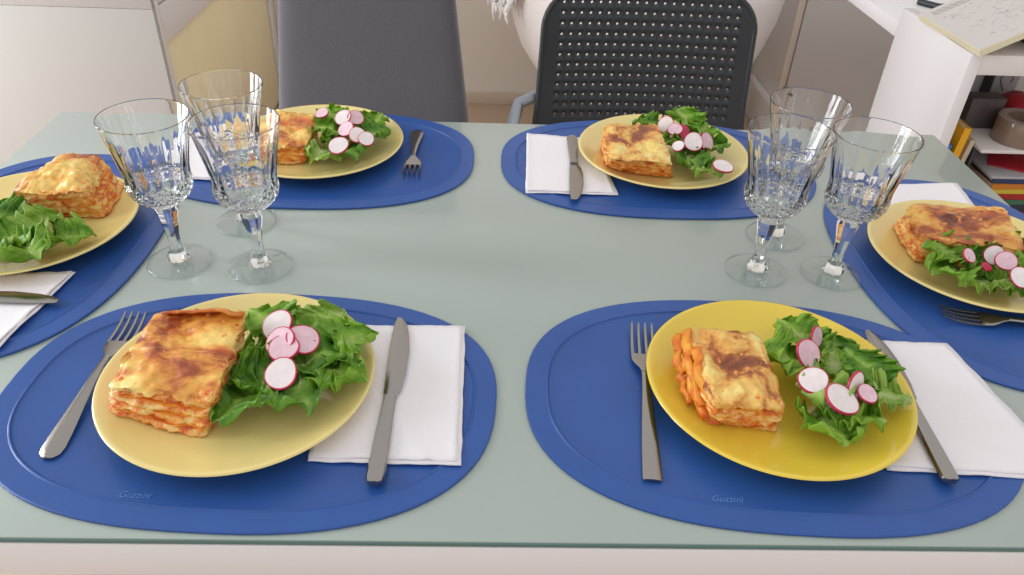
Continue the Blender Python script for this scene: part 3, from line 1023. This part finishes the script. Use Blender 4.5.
def knife(label, loc, rz, length=0.215, m='steel', flip=1):
    loc = lift(loc[0], loc[1], 0.009) + (loc[2],)
    root = thing('knife', label, 'knife', loc, rz, 'steel table knives')
    k = length / 0.215
    hst = [(0, .0040, .0006), (0.002, .0070, 0), (0.006, .0080, 0), (0.04, .0074, 0), (0.08, .0062, 0), (0.100, .0060, 0)]
    MB().strip([(s * k, a, z, 0, 0.0052) for s, a, z in hst], 0.005, 0.0008).build('handle', M[m], root, angle=45)
    bst = [(0.0995, .0058, 0.0016, 0), (0.104, .0062, .0016, 0), (0.108, .0078, .0017, .0012), (0.13, .0092, .0017, .0020), (0.165, .0096, .0017, .0012), (0.190, .0082, .0017, -.0006), (0.205, .0062, .0017, -.0022), (0.212, .0042, .0017, -.0036), (0.215, .0018, .0018, -.0046)]
    MB().strip([(s * k, a, z, x * flip, 0.0016) for s, a, z, x in bst], 0.0016, 0.0).build('blade', M[m], root, angle=45)
    return root


ZN = T + 0.0062
knife('steel knife lying straight on the napkin right of the near left plate', (-0.089, 0.0543, ZN), -0.012, 0.216)
knife('steel knife lying between the deep yellow plate and its napkin', (0.3948, 0.0638, ZN), -0.058, 0.2)
knife('steel knife on the napkin before the black perforated chair', (0.1244, 0.7300, ZN), math.pi - 0.042, 0.192, flip=-1)
knife('steel knife on the folded napkin at the left edge, blade pointing right', (-0.668, 0.2966, ZN), -math.pi / 2, 0.215, flip=-1)


# ------------------------------------------------------------------ paper napkins
def napkin(label, quad, seed, ruffle=1.0, fold=None):
    """two-ply folded paper napkin; quad: near-left, near-right, far-right, far-left"""
    q = [Vector(lift(p[0], p[1], 0.004)) for p in quad]
    c = sum(q, Vector((0, 0))) / 4
    so = Vector((seed * 5.1, seed * 2.2, 0))
    root = None
    for ply in range(2):
        n = 26
        vs, fs = [], []
        k = 1.0 if ply == 0 else 0.975
        off = Vector((0.0, 0.0)) if ply == 0 else Vector((-0.0018, 0.0014))
        for i in range(n + 1):
            for j in range(n + 1):
                u, v = i / n, j / n
                p = ((q[0] * (1 - u) + q[1] * u) * (1 - v) + (q[3] * (1 - u) + q[2] * u) * v - c) * k + off
                e = max(abs(u - .5), abs(v - .5)) * 2
                p += Vector((noise.noise(Vector((u * 9, v * 9, ply * 3)) + so), noise.noise(Vector((u * 9, v * 9, 7 + ply)) + so))) * 0.0012 * e ** 8
                z = 0.0006 + ply * 0.0012 + 0.0010 * (0.5 + 0.5 * noise.noise(Vector((u * 3, v * 3, 0)) + so)) * ruffle
                z += 0.0012 * e ** 14 * (1 + noise.noise(Vector((u * 6, v * 6, ply * 9)) + so)) * ruffle
                if fold and ply == 1:
                    d = (u - fold[0]) * fold[2] + (v - fold[1]) * fold[3]
                    z += 0.0014 * math.exp(-(d / 0.02) ** 2)
                vs.append((p.x, p.y, z))
        for i in range(n):
            for j in range(n):
                a = i * (n + 1) + j
                fs.append((a, a + 1, a + n + 2, a + n + 1))
        o = obj('paper_napkin' if ply == 0 else 'upper_ply', vs, fs, M['paper'], root)
        sd = o.modifiers.new('thickness', 'SOLIDIFY')
        sd.thickness = 0.0010 if ply == 0 else 0.0008
        sd.offset = 0
        if ply == 0:
            root = o
            o.location = (c.x, c.y, T + 0.0024)
            tag(o, label, 'napkin', 'white paper napkins')
    return root


napkin('white paper napkin under the straight knife, right of the near left plate', [(-0.147, 0.077), (-0.019, 0.0744), (-0.022, 0.261), (-0.150, 0.258)], 1, 1, (.5, .3, .7, .7))
napkin('white paper napkin right of the deep yellow plate, reaching the right edge', [(0.345, 0.076), (0.505, 0.066), (0.478, 0.247), (0.352, 0.250)], 2, 1, (.8, .1, .3, .95))
napkin('white paper napkin left of the plate before the black chair, a knife on it', [(0.049, 0.5495), (0.173, 0.550), (0.157, 0.721), (0.056, 0.736)], 3)
napkin('white paper napkin half hidden behind the left trio of goblets', [(-0.402, 0.566), (-0.290, 0.560), (-0.320, 0.700), (-0.446, 0.693)], 4)
napkin('white folded napkin at the left edge with a knife across it', [(-0.600, 0.190), (-0.470, 0.205), (-0.452, 0.342), (-0.590, 0.328)], 5, 1.6)
napkin('white paper napkin peeping out behind the plate at the right edge', [(0.505, 0.474), (0.650, 0.480), (0.664, 0.606), (0.522, 0.592)], 6)

# ------------------------------------------------------------------ grey fabric chair
ch = thing('dining_chair', 'charcoal grey fabric dining chair with plain upholstered back, behind the table', 'chair', (-0.2255, 0.85, 0), 0.0)


def panel(pts_hw, y0, tilt, th, name, m, parent, nx=14):
    """upholstered slab: stations (z, half width)"""
    vs, fs = [], []
    zs = []
    for (a, b) in zip(pts_hw, pts_hw[1:]):
        for s in range(8):
            zs.append((a[0] + (b[0] - a[0]) * s / 8, a[1] + (b[1] - a[1]) * s / 8))
    zs.append(pts_hw[-1])
    zmin, zmax = zs[0][0], zs[-1][0]
    ring = []
    n = 4 * nx
    for z, hw in zs:
        ed = min(z - zmin, zmax - z)
        puff = min(1.0, (ed / 0.03 + 0.12)) ** 0.5
        for k in range(n):
            a = 2 * math.pi * k / n
            c, s = math.cos(a), math.sin(a)
            x = hw * (abs(c) ** 0.25) * (1 if c >= 0 else -1)
            y = th / 2 * puff * (abs(s) ** 0.5) * (1 if s >= 0 else -1)
            vs.append((x, y0 + y + (z - T) * tilt, z))
    for i in range(len(zs) - 1):
        for k in range(n):
            fs.append((i * n + k, i * n + (k + 1) % n, (i + 1) * n + (k + 1) % n, (i + 1) * n + k))
    fs.append(tuple(range(n)))
    fs.append(tuple(range((len(zs) - 1) * n, len(zs) * n)))
    return obj(name, vs, fs, m, parent, angle=60)


panel([(0.44, 0.205), (0.63, 0.182), (0.85, 0.158), (1.02, 0.145)], 0.215, 0.08, 0.055, 'backrest', M['greyfab'], ch)
MB().box(-0.205, 0.205, -0.24, 0.20, 0.42, 0.49, 0.02).build('seat', M['greyfab'], ch)
for sx in (-1, 1):
    for sy in (-0.20, 0.17):
        MB().tube([(sx * 0.18, sy, 0.43), (sx * 0.20, sy + (0.02 if sy > 0 else -0.02), 0)], [0.014, 0.011], 12).build('leg', M['black'], ch)

# ------------------------------------------------------------------ black perforated chair
bc = thing('office_chair', 'black plastic chair with rounded perforated back, behind the table', 'chair', (0.287, 0.85, 0), 0.0)


def perforated_back():
    NX, NZ, CW, CH, R = 20, 12, 0.0170, 0.0186, 0.0027
    zc = 0.006                       # centre of the hole field above the table top
    verts, faces, idx = [], [], {}

    def V(x, z):
        k = (round(x, 5), round(z, 5))
        if k not in idx:
            idx[k] = len(verts)
            verts.append([x, z])
        return idx[k]

    for i in range(NX):
        for j in range(NZ):
            x, z = (i - (NX - 1) / 2) * CW, zc + (j - (NZ - 1) / 2) * CH
            hx, hz = CW / 2, CH / 2
            sq = [(hx, 0), (hx, hz), (0, hz), (-hx, hz), (-hx, 0), (-hx, -hz), (0, -hz), (hx, -hz)]
            o = [V(x + a, z + b) for a, b in sq]
            c = []
            for k in range(8):
                verts.append([x + R * math.cos(k * math.pi / 4), z + R * math.sin(k * math.pi / 4)])
                c.append(len(verts) - 1)
            for k in range(8):
                faces.append((o[k], o[(k + 1) % 8], c[(k + 1) % 8], c[k]))
    # field perimeter, counter-clockwise
    X, Z = NX * CW / 2, NZ * CH / 2
    per = []
    for k in range(2 * NX):
        per.append((-X + k * CW / 2, zc - Z))
    for k in range(2 * NZ):
        per.append((X, zc - Z + k * CH / 2))
    for k in range(2 * NX):
        per.append((X - k * CW / 2, zc + Z))
    for k in range(2 * NZ):
        per.append((-X, zc + Z - k * CH / 2))
    pi_ = [V(*p) for p in per]
    # rounded outline
    hw, z0, z1, r = 0.196, -0.20, 0.130, 0.066

    def sdf(x, z):
        qx = abs(x) - (hw - r)
        qz = abs(z - (z0 + z1) / 2) - ((z1 - z0) / 2 - r)
        return math.hypot(max(qx, 0), max(qz, 0)) + min(max(qx, qz), 0) - r

    prev = pi_
    for fac, lift in ((0.5, 0), (0.9, 0), (1.0, 1)):
        ring = []
        for (x, z) in per:
            cx_, cz_ = x * 0.55, zc + (z - zc) * 0.45
            dx, dz = x - cx_, z - cz_
            lo, hi = 0.0, 12.0
            for _ in range(40):
                md = (lo + hi) / 2
                if sdf(cx_ + dx * md, cz_ + dz * md) < 0: lo = md
                else: hi = md
            ox, oz = cx_ + dx * lo, cz_ + dz * lo
            verts.append([x + (ox - x) * fac, z + (oz - z) * fac])
            ring.append(len(verts) - 1)
        n = len(per)
        for k in range(n):
            faces.append((prev[k], prev[(k + 1) % n], ring[(k + 1) % n], ring[k]))
        prev = ring
    out = []
    for x, z in verts:
        s = 1.0 - 0.16 * z                        # narrower towards the top
        if z < -0.10:
            s += 0.5 * min((-0.10 - z), 0.04)
        y = 0.215 + 0.10 * z - 0.35 * x * x
        out.append((x * s, y, T + z))
    return out, faces


v_, f_ = perforated_back()
pb = obj('backrest', v_, f_, M['black'], bc, angle=50)
sd = pb.modifiers.new('thickness', 'SOLIDIFY')
sd.thickness = 0.007
sd.offset = 0
bv = MB()
# thick rolled rim round the edge of the back
rim = []
hw, z0, z1, r = 0.196, -0.20, 0.130, 0.066
for cx_, cz_, a0 in ((hw - r, z1 - r, 0), (-(hw - r), z1 - r, 90), (-(hw - r), z0 + r, 180), (hw - r, z0 + r, 270)):
    for k in range(9):
        a = math.radians(a0 + k * 90 / 8)
        rim.append((cx_ + r * math.cos(a), cz_ + r * math.sin(a)))
rim.append(rim[0])
rp = []
for (a, b) in zip(rim, rim[1:]):
    for s in range(3):
        x, z = a[0] + (b[0] - a[0]) * s / 3, a[1] + (b[1] - a[1]) * s / 3
        sc = 1.0 - 0.16 * z + (0.5 * min(-0.10 - z, 0.04) if z < -0.10 else 0)
        rp.append((x * sc, 0.215 + 0.10 * z - 0.35 * x * x, T + z))
rp.append(rp[0])
bv.tube(rp, 0.0052, 10).build('back_rim', M['black'], bc)
MB().box(-0.21, 0.21, -0.22, 0.19, 0.44, 0.48, 0.015).build('seat', M['black'], bc)
MB().tube([(-0.20, 0.10, 0.44), (-0.245, 0.15, 0.58), (-0.246, 0.165, 0.640), (-0.234, 0.195, 0.672), (-0.20, 0.212, 0.682), (-0.16, 0.222, 0.675)], 0.012, 12).build('support_arm', M['tubegrey'], bc)
for sx in (-1, 1):
    for sy in (-0.19, 0.16):
        MB().tube([(sx * 0.18, sy, 0.445), (sx * 0.21, sy * 1.1, 0)], [0.012, 0.011], 12).build('leg', M['tubegrey'], bc)

# ------------------------------------------------------------------ white cabinet on the left
wc = thing('sideboard_cabinet', 'large white cabinet with a tan lower side panel, behind the table at left', 'cabinet', (-1.6, 2.1, 0))


def at_c(o, loc):
    o.location = (-loc[0], -loc[1], -loc[2])
    return o


LC = (-1.6, 2.1, 0)
at_c(MB().box(-2.38, -0.850, 1.605, 2.64, 0.0, 1.15, 0.002).build('carcass', M['cabinet'], wc), LC)
at_c(MB().box(-2.38, -0.834, 1.588, 1.604, 0.02, 0.6648, 0.0005).build('lower_panel', M['cabinet'], wc), LC)
at_c(MB().box(-2.38, -0.834, 1.588, 1.604, 0.6656, 1.15, 0.0005).build('upper_panel', M['cabinet'], wc), LC)
at_c(MB().box(-0.850, -0.829, 1.604, 1.619, 0.0, 1.15, 0.001).build('stile', M['white'], wc), LC)
at_c(MB().box(-0.850, -0.829, 2.598, 2.64, 0.0, 1.15, 0.001).build('stile', M['white'], wc), LC)
dr = at_c(MB().box(-0.850, -0.829, 1.620, 2.594, 0.572, 0.665, 0.001).build('drawer', M['white'], wc), LC)
dr = at_c(MB().box(-0.850, -0.829, 1.620, 2.594, 0.670, 0.90, 0.001).build('drawer', M['white'], wc), LC)
tag(at_c(MB().box(-0.850, -0.838, 1.624, 2.590, 0.03, 0.570, 0.001).build('side_panel', M['tan'], wc), LC), 'tan wood-coloured side panel')

# ------------------------------------------------------------------ white cabinet with greige door on the right
rc = thing('wall_cabinet', 'white cabinet with a greige door, between the black chair and the white desk', 'cabinet', (1.5, 2.5, 0))
RC = (1.5, 2.5, 0)
at_c(MB().box(1.048, 2.3, 2.352, 2.666, 0.0, 1.3, 0.002).build('carcass', M['white'], rc), RC)
at_c(MB().box(1.046, 1.070, 2.344, 2.352, 0.0, 1.3, 0.001).build('edge_band', M['edge'], rc), RC)
dd = at_c(MB().box(1.073, 2.3, 2.338, 2.351, 0.02, 1.3, 0.001).build('door', M['greige'], rc), RC)
tag(dd, 'flat greige door')
hh = MB().box(1.062, 1.084, 2.326, 2.340, 0.224, 0.231, 0.001).box(1.078, 1.084, 2.326, 2.340, 0.214, 0.231, 0.001).build('hinge', M['black'], rc)
at_c(hh, RC)
at_c(MB().box(1.030, 1.048, 2.352, 2.666, 0.148, 0.172, 0.003).build('ledge', M['frame'], rc), RC)

# ------------------------------------------------------------------ white desk with shelves on the right
dk = thing('desk', 'white desk with open shelves, at the far right beyond the table corner', 'desk', (1.4, 1.6, 0))
DK = (1.4, 1.6, 0)
ZD = T - 0.009
at_c(MB().box(0.989, 1.015, 1.200, 1.533, 0.0, ZD, 0.001).build('side_panel', M['frame'], dk), DK)
at_c(MB().box(1.015, 2.1, 1.200, 1.533, ZD - 0.042, ZD, 0.001).build('top_board', M['white'], dk), DK)
at_c(MB().box(1.015, 2.1, 1.515, 1.533, 0.0, ZD - 0.042, 0.001).build('back_panel', M['white'], dk), DK)
at_c(MB().box(0.989, 2.1, 1.534, 1.95, T - 0.078, T - 0.044, 0.001).build('rear_top', M['frame'], dk), DK)
at_c(MB().box(1.112, 1.70, 1.225, 1.514, T - 0.240, T - 0.232, 0.001).build('shelf', M['white'], dk), DK)
at_c(MB().box(1.015, 1.70, 1.225, 1.514, T - 0.445, T - 0.430, 0.001).build('shelf', M['white'], dk), DK)
at_c(MB().box(1.112, 1.120, 1.255, 1.514, T - 0.430, T - 0.240, 0.001).build('divider', M['black'], dk), DK)
at_c(MB().box(2.08, 2.1, 1.200, 1.533, 0.0, ZD - 0.042, 0.001).build('side_panel', M['frame'], dk), DK)
at_c(MB().box(2.04, 2.1, 1.88, 1.94, 0.0, T - 0.078, 0.001).build('leg', M['frame'], dk), DK)
at_c(MB().box(1.35, 1.40, 1.88, 1.94, 0.0, T - 0.078, 0.001).build('leg', M['frame'], dk), DK)

# sketch pad, tilted on a low tin
np_ = thing('sketch_pad', 'thick cream-edged pad with faint pencil sketches, lying tilted on the white desk', 'notepad', (0.994, 1.181, ZD), 0)
A = Vector((0.002, 0.002, 0.0015)) ; vx = Vector((0.215, 0.024, 0.098)) ; vy = Vector((-0.016, 0.246, 0.0))
nz = vx.cross(vy).normalized()
th = 0.014
q4 = [A, A + vx, A + vx + vy, A + vy]
lo_ = [p for p in q4]
hi_ = [p + nz * th for p in q4]
bx = [(0, 1, 2, 3), (4, 5, 6, 7), (0, 1, 5, 4), (1, 2, 6, 5), (2, 3, 7, 6), (3, 0, 4, 7)]
obj('page_block', lo_ + hi_, bx, M['cream'], np_, smooth=False)
ct = [p + nz * (th + .0002) for p in q4]
ctc = sum(ct, Vector()) / 4
ct = [ctc + (p - ctc) * 0.985 for p in ct]
obj('top_page', ct + [p + nz * 0.0006 for p in ct], bx, M['page'], np_, smooth=False)
rnd = random.Random(5)
ik, ib = MB(), MB()
pt = lambda a, b: A + vx * a + vy * b + nz * (th + 0.0009)
for k in range(70):
    a, b = rnd.uniform(.06, .9), rnd.uniform(.08, .82)
    pts = [pt(a, b)]
    for s in range(rnd.randint(3, 8)):
        a = min(.97, max(.02, a + rnd.uniform(-.02, .035)))
        b = min(.95, max(.03, b + rnd.uniform(-.025, .025)))
        pts.append(pt(a, b))
    ik.tube(pts, 0.00024, 4)
for r_ in range(3):
    ib.tube([pt(.08 + .5 * s / 24, .86 + .03 * r_ + .008 * math.sin(s * 2.1 + r_)) for s in range(25)], 0.0006, 4)
ik.build('pencil_sketch', M['ink'], np_)
ib.build('brown_heading', M['inkbrown'], np_)
tn = MB().box(1.145, 1.185, 1.21, 1.43, ZD, ZD + 0.060, 0.004).build('pencil_box', M['darkgrey'])
tag(tn, 'dark narrow box propping up the sketch pad on the white desk', 'box')
cb = MB().tube([(1.11, 1.70, T - 0.036), (1.14, 1.655, T - 0.036), (1.19, 1.66, T - 0.036), (1.25, 1.72, T - 0.036)], 0.008, 10).build('black_cable', M['black'])
tag(cb, 'black cable lying on the rear desk top at the upper edge', 'cable')

# things on the shelves
bx_ = MB().box(1.124, 1.206, 1.345, 1.39, T - 0.232, T - 0.158, 0.002)
o = bx_.build('storage_box', M['darkgrey'])
tag(o, 'dark grey cardboard box on the desk shelf left of the parcel tape', 'box')
tr = MB().lathe([(0.036, 0), (0.056, 0), (0.0565, 0.001), (0.0565, 0.055), (0.056, 0.056), (0.036, 0.056), (0.036, 0)], 48)
o = tr.build('parcel_tape_roll', M['tape'], loc=(1.186, 1.285 - 0.045 + 0.045, T - 0.232))
o.location = (1.222, 1.284, T - 0.232)
tag(o, 'glossy brown parcel tape roll on the desk shelf', 'tape roll')
o = MB().lathe([(0, 0), (0.05, 0), (0.054, 0.01), (0.047, 0.04), (0.034, 0.054), (0.014, 0.060), (0, 0.061)], 32, mod=lambda t_, z, r: 0.006 * math.sin(3 * t_ + z * 60)).build('red_pouch', M['red'], loc=(1.292, 1.420, T - 0.232))
tag(o, 'red rounded pouch behind the parcel tape on the desk shelf', 'pouch')
pc = MB().box(1.256, 1.326, 1.506, 1.514, T - 0.231, T - 0.135, 0.001).build('picture_card', M['card'])
tag(pc, 'grey card with a dark loop drawn on it, at the back of the shelf', 'card')
lp = [(1.294 + 0.012 * math.cos(a) + .006 * math.sin(2 * a), 1.5055, T - 0.176 + 0.022 * math.sin(a)) for a in [k * 2 * math.pi / 20 for k in range(18)]]
MB().tube(lp, 0.0012, 6).build('loop_drawing', M['darkgrey'], pc)
bs = MB().box(1.240, 1.246, 1.480, 1.514, T - 0.231, T - 0.130, 0.001).build('black_divider', M['black'])
tag(bs, 'thin black upright strip left of the grey card on the shelf', 'divider')


def flat_book(x, y, z, wx, wy, h, rz, cover, label, group=None, spine=True):
    root = thing('book', label, 'book', (x, y, z), rz, group)
    m = M[cover] if isinstance(cover, str) else cover
    c = MB().box(-wx / 2, wx / 2, -wy / 2, wy / 2, 0, 0.0015, 0).box(-wx / 2, wx / 2, -wy / 2, wy / 2, h - .0015, h, 0).box(-wx / 2, wx / 2, -wy / 2, -wy / 2 + .002, 0.001, h - .001, 0)
    c.build('cover', m, root, smooth=False)
    MB().box(-wx / 2 + .003, wx / 2 - .003, -wy / 2 + .002, wy / 2 - .004, .0015, h - .0015, 0).build('page_block', M['bookpaper'], root, smooth=False)
    return root


def colour(name, c):
    M[name] = mat(name, c, 0.45)
    return name


zz = T - 0.430
for k, (h, c, cn, dx, rz) in enumerate([(0.020, (60, 62, 70), 'slate', .0, .05), (0.014, (120, 36, 40), 'maroon', .004, -.03), (0.018, (40, 46, 60), 'navy', -.004, .02), (0.013, (60, 110, 84), 'sea green', .006, .06),
                                        (0.016, (168, 36, 40), 'bright red', .0, -.04), (0.012, (206, 182, 60), 'mustard yellow', .004, .03), (0.014, (200, 124, 40), 'orange', -.003, .05), (0.016, (44, 66, 110), 'dark blue', .003, -.02)]):
    place = ['at the bottom of', 'second from the bottom of', 'third from the bottom of', 'fourth from the bottom of', 'fourth from the top of', 'third from the top of', 'second from the top of', 'on top of'][k]
    flat_book(1.262 + dx, 1.345, zz, 0.17, 0.21, h, rz, colour('cover_' + cn.replace(' ', '_'), c), cn + ' book lying ' + place + ' the pile under the desk shelf', 'books in the pile under the desk shelf')
    zz += h
tag(MB().box(1.165, 1.365, 1.232, 1.45, zz, zz + 0.006, 0.001).build('paper_tray', M['card']), 'pale grey tray on top of the book pile', 'tray')
o = MB().box(-0.075, 0.075, -0.09, 0.09, 0, 0.004, 0.001).build('red_folder', M['red'], loc=(1.295, 1.335, zz + 0.006))
o.rotation_euler.z = -0.5
tag(o, 'bright red folder lying on the grey tray under the shelf', 'folder')


def standing(x, y, lean, wy, h, th_, cover, label, group):
    root = thing('magazine', label, 'magazine', (x, y, T - 0.430), 0, group)
    root.rotation_euler = (0, lean, -0.02)
    MB().box(0, th_, 0, 0.002, 0, h, 0).box(0, .001, 0, wy, 0, h, 0).box(th_ - .001, th_, 0, wy, 0, h, 0).build('cover', M[cover], root, smooth=False)
    MB().box(.001, th_ - .001, .002, wy - .003, 0.001, h - .003, 0).build('page_block', M['bookpaper'], root, smooth=False)


standing(1.022, 1.232, 0.03, 0.19, 0.205, 0.016, 'bluecard', 'blue magazine standing between the desk side panel and the yellow one', 'magazines standing in the desk')
standing(1.044, 1.236, 0.06, 0.20, 0.245, 0.018, 'yellow', 'yellow magazine standing beside the blue one in the desk', 'magazines standing in the desk')
standing(1.067, 1.240, 0.09, 0.19, 0.215, 0.012, 'bookpaper', 'cream paper brochure standing right of the yellow magazine in the desk', 'magazines standing in the desk')

# ------------------------------------------------------------------ white tub chair with fluffy throw, by the back wall
tcx, tcy = 0.478, 2.20
tub = thing('tub_chair', 'white rounded tub chair by the back wall, behind the black perforated chair', 'chair', (tcx, tcy, 0))
prof_o = [(0.04, 0.20), (0.16, 0.228), (0.24, 0.268), (0.29, 0.303), (0.338, 0.347), (0.385, 0.42), (0.408, 0.48), (0.427, 0.548), (0.440, 0.64), (0.444, 0.70)]
prof_i = [(0.436, 0.705), (0.428, 0.64), (0.412, 0.548), (0.39, 0.48), (0.36, 0.44), (0.30, 0.42), (0, 0.41)]
MB().lathe(prof_o + prof_i, 96).build('shell', M['shell'], tub, angle=70)
MB().lathe([(0, 0), (0.24, 0), (0.245, 0.006), (0.22, 0.014), (0.08, 0.035), (0.04, 0.08), (0.035, 0.15), (0.045, 0.203), (0, 0.204)], 64).build('pedestal', M['shell'], tub, angle=70)

rnd = random.Random(11)
thr = thing('fluffy_throw', 'white fluffy throw hanging over the arm of the white tub chair', 'throw', (0.03, 2.12, 0.568), 0)
fl = MB()
for k in range(170):
    a = rnd.uniform(2.72, 3.62)
    bx0, by0 = tcx + 0.462 * math.cos(a), tcy + 0.462 * math.sin(a)
    z = rnd.uniform(0.60, 0.74)
    lenf = rnd.uniform(0.05, 0.11)
    out = rnd.uniform(0.0, 0.035)
    pts = []
    for s in range(6):
        q = s / 5
        pts.append((bx0 + math.cos(a) * (out * q + .01 * math.sin(q * 3)) - 0.03 + rnd.uniform(-.006, .006), by0 - 2.12 + math.sin(a) * out * q + rnd.uniform(-.006, .006), z - lenf * q - 0.55))
    fl.tube(pts, [0.011, 0.012, 0.010, 0.008, 0.005, 0.001], 6)
fl.build('fringe', M['fluff'], thr)
vs_, fs_ = [], []
for i in range(31):
    a = 2.70 + 0.94 * i / 30
    for j, (r, z) in enumerate([(0.41, 0.60), (0.418, 0.70), (0.430, 0.722), (0.446, 0.724), (0.458, 0.710), (0.462, 0.66), (0.466, 0.585)]):
        wv = 0.006 * math.sin(i * 1.3 + j)
        vs_.append((tcx + (r + (wv if j > 3 else 0)) * math.cos(a) - 0.03, tcy + (r + (wv if j > 3 else 0)) * math.sin(a) - 2.12, z - 0.55 + (0.012 * math.sin(i * 2.1) if j == 6 else 0)))
for i in range(30):
    for j in range(6):
        a = i * 7 + j
        fs_.append((a, a + 1, a + 8, a + 7))
cl = obj('cloth', vs_, fs_, M['fluff'], thr)
cl.modifiers.new('thickness', 'SOLIDIFY').thickness = 0.004
